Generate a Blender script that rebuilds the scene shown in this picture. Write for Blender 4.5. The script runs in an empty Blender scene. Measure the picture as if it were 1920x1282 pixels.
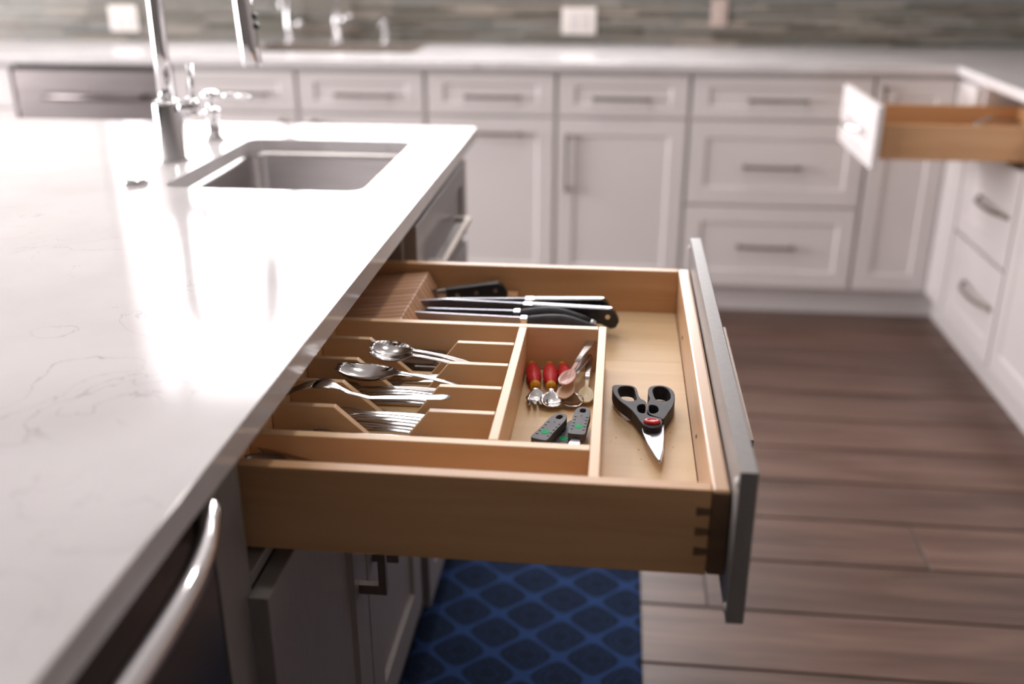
import bpy, bmesh, math, random
from mathutils import Vector, Matrix
random.seed(7)
PI = math.pi
scn = bpy.context.scene
col = scn.collection

# ------------------------------------------------------------------ camera
CAM = Vector((0.3183, -2.2238, 1.3060))
YAW, PITCH, ROLL, FPX = -0.10729, 0.38753, -0.00103, 1853.2
cd = bpy.data.cameras.new('camera')
co = bpy.data.objects.new('camera', cd); col.objects.link(co)
cyw, syw = math.cos(YAW), math.sin(YAW)
fwd = Vector((syw*math.cos(PITCH), cyw*math.cos(PITCH), -math.sin(PITCH)))
rgt = Vector((cyw, -syw, 0)); up = rgt.cross(fwd)
r2 = rgt*math.cos(ROLL) + up*math.sin(ROLL); u2 = -rgt*math.sin(ROLL) + up*math.cos(ROLL)
m = Matrix((r2, u2, -fwd)).transposed().to_4x4(); m.translation = CAM
co.matrix_world = m
cd.sensor_width = 36; cd.lens = 36*FPX/1920; cd.clip_start = .02; cd.clip_end = 60
cd.dof.use_dof = True
cd.dof.focus_distance = (Vector((.30, -1.15, .78)) - CAM).dot(fwd)
cd.dof.aperture_fstop = 2.0
scn.camera = co

# ------------------------------------------------------------------ world and light
scn.view_settings.view_transform = 'Standard'; scn.view_settings.look = 'None'
scn.view_settings.gamma = 1; scn.view_settings.use_curve_mapping = False
scn.view_settings.exposure = -0.10
w = bpy.data.worlds.new('daylight'); scn.world = w; w.use_nodes = True
bg = w.node_tree.nodes['Background']; bg.inputs[0].default_value = (.86, .90, 1, 1); bg.inputs[1].default_value = .5

def area(name, loc, rot, sx, sy, power, colr):
    l = bpy.data.lights.new(name, 'AREA'); l.shape = 'RECTANGLE'; l.size = sx; l.size_y = sy
    l.energy = power; l.color = colr
    o = bpy.data.objects.new(name, l); col.objects.link(o); o.location = loc; o.rotation_euler = rot
    return o
# daylight entering through the window over the back sink, the big left windows
area('daylight_back_window', (-.62, 2.10, 1.92), (-PI/2, 0, 0), 2.6, 1.34, 135, (1, .975, .995))
area('daylight_left_window', (-4.45, -.7, 1.45), (0, -PI/2, 0), 2.1, 3.4, 345, (1, .965, .975))

# recessed ceiling downlights over the aisle and the island
def downlight(loc, power):
    l = bpy.data.lights.new('ceiling_downlight', 'AREA'); l.shape = 'DISK'; l.size = .16; l.energy = power; l.color = (1, .95, .90)
    o = bpy.data.objects.new('ceiling_downlight', l); col.objects.link(o); o.location = loc
for p in ((.22, -.95, 2.69), (.22, .55, 2.69), (-.75, -.25, 2.69)): downlight(p, 6)

# ------------------------------------------------------------------ materials
def newmat(name, rough=.5, metal=0, color=(.8, .8, .8), spec=.5, coat=0):
    mt = bpy.data.materials.new(name); mt.use_nodes = True
    b = mt.node_tree.nodes['Principled BSDF']
    b.inputs['Base Color'].default_value = (*color, 1); b.inputs['Roughness'].default_value = rough
    b.inputs['Metallic'].default_value = metal; b.inputs['Specular IOR Level'].default_value = spec
    b.inputs['Coat Weight'].default_value = coat; b.inputs['Coat Roughness'].default_value = .22
    return mt, mt.node_tree.nodes, mt.node_tree.links, b

def noisemat(name, c1, c2, scale=(1, 1, 1), nscale=5, detail=4, rough=.5, metal=0, bump=0, lo=.35, hi=.65, spec=.5, rrange=None, dist=0, per_object=0, coat=0):
    mt, N, L, b = newmat(name, rough, metal, c1, spec, coat)
    tc = N.new('ShaderNodeTexCoord'); mp = N.new('ShaderNodeMapping'); mp.inputs['Scale'].default_value = scale
    L.new(tc.outputs['Object'], mp.inputs[0])
    src = mp.outputs[0]
    oi = N.new('ShaderNodeObjectInfo')
    va = N.new('ShaderNodeVectorMath'); va.operation = 'ADD'
    mu = N.new('ShaderNodeMath'); mu.operation = 'MULTIPLY'; mu.inputs[1].default_value = 37.0
    L.new(oi.outputs['Random'], mu.inputs[0]); L.new(src, va.inputs[0]); L.new(mu.outputs[0], va.inputs[1])
    nz = N.new('ShaderNodeTexNoise'); nz.inputs['Scale'].default_value = nscale; nz.inputs['Detail'].default_value = detail
    nz.inputs['Distortion'].default_value = dist
    L.new(va.outputs[0], nz.inputs['Vector'])
    cr = N.new('ShaderNodeValToRGB'); cr.color_ramp.elements[0].position = lo; cr.color_ramp.elements[1].position = hi
    cr.color_ramp.elements[0].color = (*c1, 1); cr.color_ramp.elements[1].color = (*c2, 1)
    L.new(nz.outputs['Fac'], cr.inputs[0])
    out = cr.outputs[0]
    if per_object:
        hs = N.new('ShaderNodeHueSaturation')
        mr = N.new('ShaderNodeMapRange'); mr.inputs[3].default_value = 1-per_object; mr.inputs[4].default_value = 1+per_object
        L.new(oi.outputs['Random'], mr.inputs[0]); L.new(mr.outputs[0], hs.inputs['Value']); L.new(out, hs.inputs['Color']); out = hs.outputs[0]
    L.new(out, b.inputs['Base Color'])
    if bump:
        bp = N.new('ShaderNodeBump'); bp.inputs['Strength'].default_value = bump; bp.inputs['Distance'].default_value = .002
        L.new(nz.outputs['Fac'], bp.inputs['Height']); L.new(bp.outputs[0], b.inputs['Normal'])
    if rrange:
        mr = N.new('ShaderNodeMapRange'); mr.inputs[3].default_value = rrange[0]; mr.inputs[4].default_value = rrange[1]
        L.new(nz.outputs['Fac'], mr.inputs[0]); L.new(mr.outputs[0], b.inputs['Roughness'])
    return mt

M = {}
M['white'] = noisemat('white_cabinet_paint', (.66, .615, .605), (.69, .64, .63), nscale=3, rough=.42)
M['wall'] = noisemat('wall_paint', (.62, .58, .55), (.66, .62, .59), nscale=2, rough=.8)
M['ceiling'] = noisemat('ceiling_paint', (.46, .44, .43), (.48, .46, .45), nscale=2, rough=.9)
M['taupe'] = noisemat('taupe_wall_paint', (.20, .18, .165), (.23, .205, .19), nscale=2, rough=.8)
M['grey'] = noisemat('grey_cabinet_paint', (.235, .215, .205), (.265, .245, .235), scale=(4, 4, 1), nscale=30, rough=.38, lo=.3, hi=.7)
M['dark'] = noisemat('dark_recess', (.05, .045, .04), (.07, .06, .055), nscale=5, rough=.8)
def wood(name, c1, c2, axis, rough=.42, sc=9, per=.05, bump=.06, coat=.0, spec=.45):
    s = [14, 14, 14]; s[axis] = .9
    return noisemat(name, c1, c2, scale=tuple(s), nscale=sc/3, detail=6, rough=rough, bump=bump, dist=.6, lo=.25, hi=.75, per_object=per, coat=coat, spec=spec)
MA, MB_ = (.55, .30, .14), (.67, .40, .21)
M['wx'] = wood('maple_x', MA, MB_, 0); M['wy'] = wood('maple_y', MA, MB_, 1)
M['ply'] = wood('maple_ply', (.72, .51, .29), (.80, .60, .37), 0, rough=.5, per=.02, spec=.3)
M['ox'] = wood('organizer_maple_x', (.80, .51, .28), (.87, .60, .36), 0); M['oy'] = wood('organizer_maple_y', (.80, .51, .28), (.87, .60, .36), 1)
M['wz'] = wood('maple_z', MA, MB_, 2)
M['block'] = wood('block_wood', (.52, .28, .16), (.62, .36, .22), 0, per=.15)
M['endgrain_shade'] = wood('end_grain_and_shade', (.13, .075, .04), (.19, .11, .06), 1)  # dovetail end grain, also the painted shade on the front board's end
M['chrome'] = noisemat('chrome', (.80, .79, .80), (.84, .83, .84), nscale=3, rough=.07, metal=1)
M['steel'] = noisemat('stainless', (.52, .50, .49), (.60, .58, .57), scale=(1, 1, 1), nscale=12, rough=.16, metal=1)
M['blade'] = noisemat('blade_steel', (.27, .265, .30), (.34, .335, .37), scale=(4, 60, 4), nscale=8, rough=.30, metal=1)
M['brush'] = noisemat('brushed_steel', (.50, .475, .47), (.58, .55, .545), scale=(1, 1, 30), nscale=6, rough=.32, metal=1)
M['nickel'] = noisemat('brushed_nickel', (.25, .205, .17), (.31, .26, .22), nscale=8, rough=.38, metal=1)
M['blackp'] = noisemat('black_plastic', (.012, .012, .013), (.022, .021, .022), nscale=60, rough=.32)
M['greyp'] = noisemat('charcoal_plastic', (.030, .029, .033), (.044, .042, .047), nscale=80, rough=.55, bump=.05, spec=.25)
M['kidgrip'] = noisemat('grey_soft_grip', (.085, .082, .090), (.11, .106, .116), nscale=80, rough=.55, bump=.05, spec=.25)
M['red'] = noisemat('red_plastic', (.60, .025, .03), (.74, .05, .055), nscale=150, rough=.38, bump=.5)
M['yellow'] = noisemat('yellow_plastic', (.80, .36, .02), (.88, .45, .04), nscale=30, rough=.4)
M['green'] = noisemat('green_print', (.01, .34, .12), (.03, .46, .18), nscale=300, rough=.7, spec=.15)
M['pink'] = noisemat('pink_plastic', (.72, .42, .36), (.78, .48, .42), nscale=20, rough=.3)
M['beige'] = noisemat('beige_plastic', (.66, .44, .30), (.72, .50, .36), nscale=20, rough=.3)
M['cream'] = noisemat('cream_plastic', (.72, .62, .42), (.78, .70, .50), nscale=20, rough=.3)
M['ivory'] = noisemat('outlet_plastic', (.80, .74, .70), (.84, .78, .74), nscale=9, rough=.4)
M['blush'] = noisemat('pinkish_tile', (.50, .39, .34), (.54, .43, .38), nscale=9, rough=.5)
M['stone_sink'] = noisemat('beige_granite', (.20, .165, .14), (.24, .20, .17), nscale=60, rough=.5)
M['dwblack'] = noisemat('black_stainless', (.022, .022, .023), (.035, .033, .033), nscale=6, rough=.16, spec=.6)
M['dwback'] = noisemat('dishwasher_steel', (.27, .235, .235), (.33, .29, .29), scale=(1, 1, 20), nscale=5, rough=.34, metal=.85)
M['rubber'] = noisemat('clear_bumper', (.75, .72, .70), (.8, .78, .75), nscale=9, rough=.1)
M['grout'] = noisemat('grout', (.060, .052, .046), (.09, .078, .07), nscale=30, rough=.8)
M['plank'] = noisemat('wood_tile', (.088, .046, .032), (.19, .113, .085), scale=(1.1, 12, 12), nscale=2.2, detail=8, rough=.42, bump=.15, dist=.8, lo=.3, hi=.72, per_object=.16)

def quartz():
    mt, N, L, b = newmat('white_quartz', .11, 0, (.74, .70, .69), .38)
    tc = N.new('ShaderNodeTexCoord')
    nz = N.new('ShaderNodeTexNoise'); nz.inputs['Scale'].default_value = 7; nz.inputs['Detail'].default_value = 7; nz.inputs['Distortion'].default_value = 1.2
    L.new(tc.outputs['Object'], nz.inputs['Vector'])
    s = N.new('ShaderNodeMath'); s.operation = 'SUBTRACT'; s.inputs[1].default_value = .5; L.new(nz.outputs['Fac'], s.inputs[0])
    a = N.new('ShaderNodeMath'); a.operation = 'ABSOLUTE'; L.new(s.outputs[0], a.inputs[0])
    cr = N.new('ShaderNodeValToRGB'); cr.color_ramp.elements[0].position = 0; cr.color_ramp.elements[1].position = .007
    cr.color_ramp.elements[0].color = (.62, .59, .60, 1); cr.color_ramp.elements[1].color = (1, 1, 1, 1)
    L.new(a.outputs[0], cr.inputs[0])
    n2 = N.new('ShaderNodeTexNoise'); n2.inputs['Scale'].default_value = 2.6; n2.inputs['Detail'].default_value = 3
    L.new(tc.outputs['Object'], n2.inputs['Vector'])
    c2 = N.new('ShaderNodeValToRGB'); c2.color_ramp.elements[0].position = .48; c2.color_ramp.elements[1].position = .62
    c2.color_ramp.elements[0].color = (0, 0, 0, 1); c2.color_ramp.elements[1].color = (1, 1, 1, 1)
    L.new(n2.outputs['Fac'], c2.inputs[0])
    mk = N.new('ShaderNodeMix'); mk.data_type = 'RGBA'
    L.new(c2.outputs[0], mk.inputs[0]); mk.inputs[6].default_value = (1, 1, 1, 1); L.new(cr.outputs[0], mk.inputs[7])
    n3 = N.new('ShaderNodeTexNoise'); n3.inputs['Scale'].default_value = 6; n3.inputs['Detail'].default_value = 5
    L.new(tc.outputs['Object'], n3.inputs['Vector'])
    c3 = N.new('ShaderNodeValToRGB'); c3.color_ramp.elements[0].position = .3; c3.color_ramp.elements[1].position = .6
    c3.color_ramp.elements[0].color = (.60, .57, .57, 1); c3.color_ramp.elements[1].color = (.67, .64, .64, 1)
    L.new(n3.outputs['Fac'], c3.inputs[0])
    mm = N.new('ShaderNodeMix'); mm.data_type = 'RGBA'; mm.blend_type = 'MULTIPLY'; mm.inputs[0].default_value = 1
    L.new(c3.outputs[0], mm.inputs[6]); L.new(mk.outputs[2], mm.inputs[7]); L.new(mm.outputs[2], b.inputs['Base Color'])
    return mt
M['quartz'] = quartz()

def backsplash_mat():
    mt, N, L, b = newmat('stone_strips', .35, 0, (.4, .4, .37))
    oi = N.new('ShaderNodeObjectInfo'); cr = N.new('ShaderNodeValToRGB')
    stops = [(0, (.085, .08, .065)), (.2, (.20, .185, .15)), (.38, (.13, .13, .11)), (.55, (.29, .26, .22)), (.7, (.19, .195, .185)), (.84, (.38, .32, .27)), (.95, (.12, .10, .08))]
    e = cr.color_ramp.elements; e[0].position = 0; e[0].color = (*stops[0][1], 1); e[1].position = stops[-1][0]; e[1].color = (*stops[-1][1], 1)
    for p_, c_ in stops[1:-1]:
        n = e.new(p_); n.color = (*c_, 1)
    L.new(oi.outputs['Random'], cr.inputs[0])
    tc = N.new('ShaderNodeTexCoord'); mp = N.new('ShaderNodeMapping'); mp.inputs['Scale'].default_value = (6, 6, 60)
    L.new(tc.outputs['Object'], mp.inputs[0]); nz = N.new('ShaderNodeTexNoise'); nz.inputs['Scale'].default_value = 3; nz.inputs['Detail'].default_value = 5
    L.new(mp.outputs[0], nz.inputs['Vector'])
    mr = N.new('ShaderNodeMapRange'); mr.inputs[3].default_value = .45; mr.inputs[4].default_value = 1.55; L.new(nz.outputs['Fac'], mr.inputs[0])
    hs = N.new('ShaderNodeHueSaturation'); L.new(mr.outputs[0], hs.inputs['Value']); L.new(cr.outputs[0], hs.inputs['Color'])
    L.new(hs.outputs[0], b.inputs['Base Color'])
    return mt
M['strip'] = backsplash_mat()

def rug_mat():
    # navy ogee trellis with dark medallions woven in
    mt, N, L, b = newmat('navy_trellis_weave', .92, 0, (.02, .04, .12), .1)
    tc = N.new('ShaderNodeTexCoord'); sp = N.new('ShaderNodeSeparateXYZ'); L.new(tc.outputs['Object'], sp.inputs[0])
    def math_(op, a, b_=None, v=None):
        n = N.new('ShaderNodeMath'); n.operation = op; L.new(a, n.inputs[0])
        if b_ is not None: L.new(b_, n.inputs[1])
        if v is not None: n.inputs[1].default_value = v
        return n.outputs[0]
    X = math_('MULTIPLY', sp.outputs[0], v=2*PI/.132); Y = math_('MULTIPLY', sp.outputs[1], v=2*PI/.122)
    cx = math_('COSINE', X); cy = math_('COSINE', Y)
    s = math_('ADD', cx, cy)                     # zero on the trellis, +-2 at medallion centres
    a = math_('ABSOLUTE', s)
    cr = N.new('ShaderNodeValToRGB'); e = cr.color_ramp.elements
    e[0].position = .16; e[0].color = (1, 1, 1, 1); e[1].position = .36; e[1].color = (0, 0, 0, 1)
    L.new(a, cr.inputs[0])
    # petals inside medallions
    r = math_('MULTIPLY', a, v=9.0); rp = math_('SINE', r)
    px = math_('SINE', math_('MULTIPLY', sp.outputs[0], v=2*PI/.0148)); py = math_('SINE', math_('MULTIPLY', sp.outputs[1], v=2*PI/.0206))
    pet = math_('ADD', math_('MULTIPLY', px, py), math_('MULTIPLY', rp, v=.6))
    c2 = N.new('ShaderNodeValToRGB'); e = c2.color_ramp.elements
    e[0].position = .25; e[0].color = (.009, .016, .036, 1); e[1].position = .8; e[1].color = (.015, .032, .085, 1)
    L.new(pet, c2.inputs[0])
    mx = N.new('ShaderNodeMix'); mx.data_type = 'RGBA'; L.new(cr.outputs[0], mx.inputs[0]); L.new(c2.outputs[0], mx.inputs[6]); mx.inputs[7].default_value = (.022, .050, .145, 1)
    L.new(mx.outputs[2], b.inputs['Base Color'])
    return mt
M['rug'] = rug_mat()

# ------------------------------------------------------------------ helpers
def worldpos(o):
    p = Vector(o.location)
    while o.parent: o = o.parent; p += Vector(o.location)
    return p

def obj(name, bm, mt, parent=None, smooth=False, local=False, bevel=0, sub=0, keep=False):
    """link a bmesh as ONE mesh object. verts are in world coordinates unless local (then in the parent's frame)."""
    bmesh.ops.recalc_face_normals(bm, faces=bm.faces[:])
    vs = [v.co for v in bm.verts]
    lo = Vector([min(v[i] for v in vs) for i in range(3)]); hi = Vector([max(v[i] for v in vs) for i in range(3)])
    c = (lo+hi)/2
    if parent is None: c = Vector((c.x, c.y, lo.z))
    if keep: c = Vector((0, 0, 0))
    bmesh.ops.translate(bm, verts=bm.verts[:], vec=-c)
    if smooth:
        for f in bm.faces: f.smooth = True
    me = bpy.data.meshes.new(name); bm.to_mesh(me); bm.free()
    me.materials.append(mt)
    o = bpy.data.objects.new(name, me); col.objects.link(o)
    if parent:
        o.parent = parent
        o.location = c if local else c - worldpos(parent)
    else: o.location = c
    if bevel:
        md = o.modifiers.new('bevel', 'BEVEL'); md.width = bevel; md.segments = 2; md.limit_method = 'ANGLE'; md.angle_limit = .6
        md.harden_normals = False
    if sub:
        md = o.modifiers.new('sub', 'SUBSURF'); md.levels = sub; md.render_levels = sub
    return o

def tag(o, label=None, cat=None, group=None, kind=None):
    if label: o['label'] = label
    if cat: o['category'] = cat
    if group: o['group'] = group
    if kind: o['kind'] = kind
    return o

def thing(name, label, cat, loc, group=None, rot=(0, 0, 0)):
    o = bpy.data.objects.new(name, None); col.objects.link(o); o.empty_display_size = .02
    o.location = loc; o.rotation_euler = rot
    return tag(o, label, cat, group)

def copy_thing(src, loc, rot, label, group=None):
    r = src.copy(); col.objects.link(r); r.location = loc; r.rotation_euler = rot; r['label'] = label
    if group: r['group'] = group
    elif 'group' in r: del r['group']
    for ch in list(src.children):
        c = ch.copy(); col.objects.link(c); c.parent = r
        for g in list(ch.children):
            d = g.copy(); col.objects.link(d); d.parent = c
    return r

def box(bm, x0, x1, y0, y1, z0, z1):
    v = [bm.verts.new(p) for p in [(x0,y0,z0),(x1,y0,z0),(x1,y1,z0),(x0,y1,z0),(x0,y0,z1),(x1,y0,z1),(x1,y1,z1),(x0,y1,z1)]]
    for f in [(0,3,2,1),(4,5,6,7),(0,1,5,4),(1,2,6,5),(2,3,7,6),(3,0,4,7)]: bm.faces.new([v[i] for i in f])
    return v
def bx(*a):
    bm = bmesh.new(); box(bm, *a); return bm

def prism(bm, pts, z0, z1, mp=lambda u, v, w: (u, v, w)):
    a = [bm.verts.new(mp(x, y, z0)) for x, y in pts]; b = [bm.verts.new(mp(x, y, z1)) for x, y in pts]
    n = len(pts)
    bm.faces.new(a[::-1]); bm.faces.new(b)
    for i in range(n): bm.faces.new((a[i], a[(i+1) % n], b[(i+1) % n], b[i]))

def holed(bm, outer, holes, z0, z1):
    """plate with holes: triangle filled caps and side walls"""
    loops = [outer]+holes
    top = []; bot = []
    et = []; eb = []
    for lp in loops:
        t = [bm.verts.new((x, y, z1)) for x, y in lp]; b = [bm.verts.new((x, y, z0)) for x, y in lp]
        n = len(lp)
        for i in range(n):
            et.append(bm.edges.new((t[i], t[(i+1) % n]))); eb.append(bm.edges.new((b[i], b[(i+1) % n])))
            bm.faces.new((b[i], b[(i+1) % n], t[(i+1) % n], t[i]))
    bmesh.ops.triangle_fill(bm, edges=et, use_beauty=True); bmesh.ops.triangle_fill(bm, edges=eb, use_beauty=True)

def smooth_loop(pts, k=2):
    for _ in range(k):
        n = len(pts); q = []
        for i in range(n):
            a, b = pts[i], pts[(i+1) % n]
            q.append((a[0]*.75+b[0]*.25, a[1]*.75+b[1]*.25)); q.append((a[0]*.25+b[0]*.75, a[1]*.25+b[1]*.75))
        pts = q
    return pts

def tube(bm, pts, rad, n=12, cap=True):
    pts = [Vector(p) for p in pts]; rs = rad if isinstance(rad, (list, tuple)) else [rad]*len(pts)
    rings = []; prev = None
    for i, p in enumerate(pts):
        d = (pts[min(i+1, len(pts)-1)] - pts[max(i-1, 0)]).normalized()
        if prev is None:
            s = Vector((0, 0, 1)) if abs(d.z) < .9 else Vector((1, 0, 0))
            x = d.cross(s).normalized()
        else: x = (prev - d*prev.dot(d)).normalized()
        prev = x; y = d.cross(x)
        rings.append([bm.verts.new(p + (x*math.cos(2*PI*k/n) + y*math.sin(2*PI*k/n))*rs[i]) for k in range(n)])
    for a, b in zip(rings, rings[1:]):
        for k in range(n): bm.faces.new((a[k], a[(k+1) % n], b[(k+1) % n], b[k]))
    if cap: bm.faces.new(rings[0][::-1]); bm.faces.new(rings[-1])

def lathe(bm, prof, c, axis=Vector((0, 0, 1)), n=20):
    """prof: (radius, distance along axis)"""
    axis = Vector(axis).normalized(); c = Vector(c)
    tube_pts = [c + axis*h for r, h in prof]
    s = Vector((0, 0, 1)) if abs(axis.z) < .9 else Vector((1, 0, 0))
    x = axis.cross(s).normalized(); y = axis.cross(x)
    rings = [[bm.verts.new(p + (x*math.cos(2*PI*k/n)+y*math.sin(2*PI*k/n))*max(r, 1e-4)) for k in range(n)] for p, (r, h) in zip(tube_pts, prof)]
    for a, b in zip(rings, rings[1:]):
        for k in range(n): bm.faces.new((a[k], a[(k+1) % n], b[(k+1) % n], b[k]))
    bm.faces.new(rings[0][::-1]); bm.faces.new(rings[-1])

# maps from panel coords (u across, v up, w outward) to world
def face_back(F): return lambda u, v, w: (u, F-w, v)        # faces the camera (-y)
def face_right(F): return lambda u, v, w: (F-w, u, v)       # right-hand run, faces -x
def face_island(F): return lambda u, v, w: (F+w, u, v)      # island, faces +x

def shaker(mp, u0, u1, v0, v1, t=.02, fw=.057, rec=.0065, slope=.006):
    bm = bmesh.new()
    def R4(a0, a1, b0, b1, w): return [bm.verts.new(mp(a0, b0, w)), bm.verts.new(mp(a1, b0, w)), bm.verts.new(mp(a1, b1, w)), bm.verts.new(mp(a0, b1, w))]
    A = R4(u0, u1, v0, v1, 0); B0 = R4(u0, u1, v0, v1, t-.0012); B = R4(u0+.0012, u1-.0012, v0+.0012, v1-.0012, t)
    fv = min(fw, (v1-v0)*.26)
    C = R4(u0+fw, u1-fw, v0+fv, v1-fv, t); D = R4(u0+fw+slope, u1-fw-slope, v0+fv+slope, v1-fv-slope, t-rec)
    bm.faces.new(A)
    for P, Q in ((A, B0), (B0, B), (B, C), (C, D)):
        for i in range(4): bm.faces.new((P[i], P[(i+1) % 4], Q[(i+1) % 4], Q[i]))
    bm.faces.new(D)
    return bm

def pull_bm(mp, u, v, length, vert=False, proj=.032, th=.010, wd=.009, t=.02):
    """square-section bar pull with two posts"""
    bm = bmesh.new(); h = length/2
    def b(a0, a1, b0, b1, w0, w1):
        P = [mp(*((u+x, v+y, w) if not vert else (u+y, v+x, w))) for x in (a0, a1) for y in (b0, b1) for w in (w0, w1)]
        vs = [bm.verts.new(p) for p in P]
        for f in [(0,1,3,2),(4,6,7,5),(0,4,5,1),(2,3,7,6),(0,2,6,4),(1,5,7,3)]: bm.faces.new([vs[i] for i in f])
    b(-h, h, -wd/2, wd/2, t+proj-th, t+proj)
    b(-h, -h+.014, -wd/2, wd/2, t, t+proj-th); b(h-.014, h, -wd/2, wd/2, t, t+proj-th)
    return bm

def bow_pull_bm(mp, u, v, length, proj=.032, t=.02, r=.006, vert=False):
    bm = bmesh.new(); pts = []
    for i in range(17):
        s = i/16*2-1
        w = t + proj*(1-abs(s)**3.0)
        pts.append(mp(u+s*length/2, v, max(w, t)) if not vert else mp(u, v+s*length/2, max(w, t)))
    tube(bm, pts, [r*(1.25 if abs(i/8-1) > .9 else 1) for i in range(17)], 10)
    return bm

# ------------------------------------------------------------------ the setting
H = .914; T = .028
fl = obj('floor', bx(-4.6, 2.2, -6.1, 2.2, -.06, -.004), M['grout']); tag(fl, kind='structure')
rows0 = .27; pw = .186
k = 0
for i in range(-9, 12):                      # plank rows run along x, joints every 1.2 m with a stagger
    y1 = rows0 - pw*i; y0 = y1 - pw + .0065
    if y0 > 1.40 or y1 < -1.6: continue
    off = {2: 1.05, 3: .545}.get(i, .25+.13*((i*7) % 5)/5)
    x = off - 1.22*4
    while x < 2.1:
        xa, xb = max(x, -2.6), min(x+1.22, 2.08)
        if xb - xa > .05 and xb > -.3:
            o = obj('plank', bx(xa+.002, xb-.002, y0, y1, -.006, 0), M['plank'], fl, bevel=.0015)
            k += 1
        x += 1.22

def wall_with_opening(axis, pos, th, a0, a1, z1, holes):
    bm = bmesh.new()
    def b(p, q, r, s):
        if axis == 'y': box(bm, p, q, pos, pos+th, r, s)
        else: box(bm, pos, pos+th, p, q, r, s)
    cur = a0
    for (h0, h1, hz0, hz1) in holes:
        b(cur, h0, -.004, z1); b(h0, h1, -.004, hz0); b(h0, h1, hz1, z1); cur = h1
    b(cur, a1, -.004, z1)
    return bm
WB = 1.915
wb = obj('wall_back', wall_with_opening('y', WB, .12, -4.6, 2.08, 2.7, [(-1.95, .70, 1.25, 2.6)]), M['wall']); tag(wb, kind='structure')
wl = obj('wall_left', wall_with_opening('x', -4.4, .12, -6, WB, 2.7, [(-2.4, 1.0, .4, 2.5)]), M['taupe']); tag(wl, kind='structure')
wr = obj('wall_right', bx(2.08, 2.2, -6, WB, -.004, 2.7), M['taupe']); tag(wr, kind='structure')
wf = obj('wall_front', bx(-4.4, 2.2, -6.1, -6, -.004, 2.7), M['taupe']); tag(wf, kind='structure')
ce = obj('ceiling', bx(-4.6, 2.2, -6.1, 2.2, 2.7, 2.8), M['ceiling']); tag(ce, kind='structure')

def window(name, axis, pos, a0, a1, z0, z1, nx, cuts=None):
    bm = bmesh.new(); f = .045
    def b(p, q, r, s):
        if axis == 'y': box(bm, p, q, pos, pos+.06, r, s)
        else: box(bm, pos, pos+.06, p, q, r, s)
    b(a0, a1, z0, z0+f); b(a0, a1, z1-f, z1); b(a0, a0+f, z0+f, z1-f); b(a1-f, a1, z0+f, z1-f)
    for c in (cuts or [a0 + (a1-a0)*i/nx for i in range(1, nx)]): b(c-f/2, c+f/2, z0+f, z1-f)
    o = obj(name, bm, M['white']); tag(o, kind='structure'); return o
window('window_1', 'y', WB+.02, -1.95, .70, 1.25, 2.6, 4, cuts=[-1.72, -1.10, -.20])
window('window_2', 'x', -4.36, -2.4, 1.0, .4, 2.5, 3)

# stacked stone strips of the backsplash: each strip in view is a piece of the wall
rh = .0121
cnt = 0
for r in range(13):
    z0 = H + .002 + r*rh
    x = -2.50 + random.uniform(-.1, 0)
    while x < 2.07:
        L_ = random.uniform(.16, .32); xb = min(x+L_, 2.078)
        if xb - x > .02:
            obj('tile', bx(x, xb-.0012, WB-random.uniform(.007, .014), WB, z0, z0+rh-.0012), M['strip'], wb); cnt += 1
        x += L_
bm = bmesh.new()
for r in range(13, 28):
    z0 = H + .002 + r*rh; x = -2.5
    while x < 2.07:
        xb = min(x+random.uniform(.1, .24), 2.078)
        box(bm, x, xb-.0012, WB-random.uniform(.007, .014), WB, z0, z0+rh-.0012); x = xb
tag(obj('backsplash_strips', bm, M['strip'], wb), kind='stuff')

# ------------------------------------------------------------------ back run of white cabinets
YF = 1.32       # carcass front plane; fronts stand 20 mm proud at 1.30
fb = face_back(YF)
def carcass(t, x0, x1, y0=YF, y1=WB-.002, z0=.11, z1=H-T-.002, mt='white'):
    obj('cabinet_body', bx(x0, x1, y0, y1, z0, z1), M[mt], t)

def back_cabinet(x0, x1, fronts, label, is_sink=False):
    t = thing('base_cabinet', label, 'cabinet', ((x0+x1)/2, YF+.25, .11), 'white base cabinets along the tiled wall')
    if is_sink:
        bm = bmesh.new(); a, b = x0+.0005, x1-.0005
        box(bm, a, b, YF, WB-.002, .11, .64); box(bm, a, b, YF, YF+.02, .64, H-T-.002); box(bm, a, a+.018, YF+.02, WB-.002, .64, H-T-.002); box(bm, b-.018, b, YF+.02, WB-.002, .64, H-T-.002)
        obj('cabinet_body', bm, M['white'], t)
    else: carcass(t, x0+.0005, x1-.0005)
    g = .007
    for kind, u0, u1, v0, v1, hd in fronts:
        d = obj(kind, shaker(fb, u0+g, u1-g, v0, v1), M['white'], t)
        if hd:
            hu, hv, ln, vert = hd
            obj('handle', pull_bm(fb, hu, hv, ln, vert), M['nickel'], d)
    return t
DZ0, DZ1 = .728, .868
tk = obj('trim_1', bx(-2.6, 1.50, 1.375, 1.385, 0, .11), M['white']); tag(tk, kind='structure')
back_cabinet(-2.60, -1.915, [('drawer', -2.60, -1.915, DZ0, DZ1, (-2.25, .79, .20, False)), ('door', -2.60, -1.915, .12, .718, None)],
             'white base cabinet cut by the left edge, beside the back dishwasher')
back_cabinet(-1.305, -.370, [('drawer', -1.305, -.8375, DZ0, DZ1, (-1.05, .79, .21, False)), ('drawer', -.8375, -.370, DZ0, DZ1, (-.59, .79, .21, False)),
             ('door', -1.305, -.8375, .12, .718, (-.90, .60, .2, True)), ('door', -.8375, -.370, .12, .718, (-.78, .60, .2, True))],
             'white sink base cabinet under the back wall faucets', True)
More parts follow.
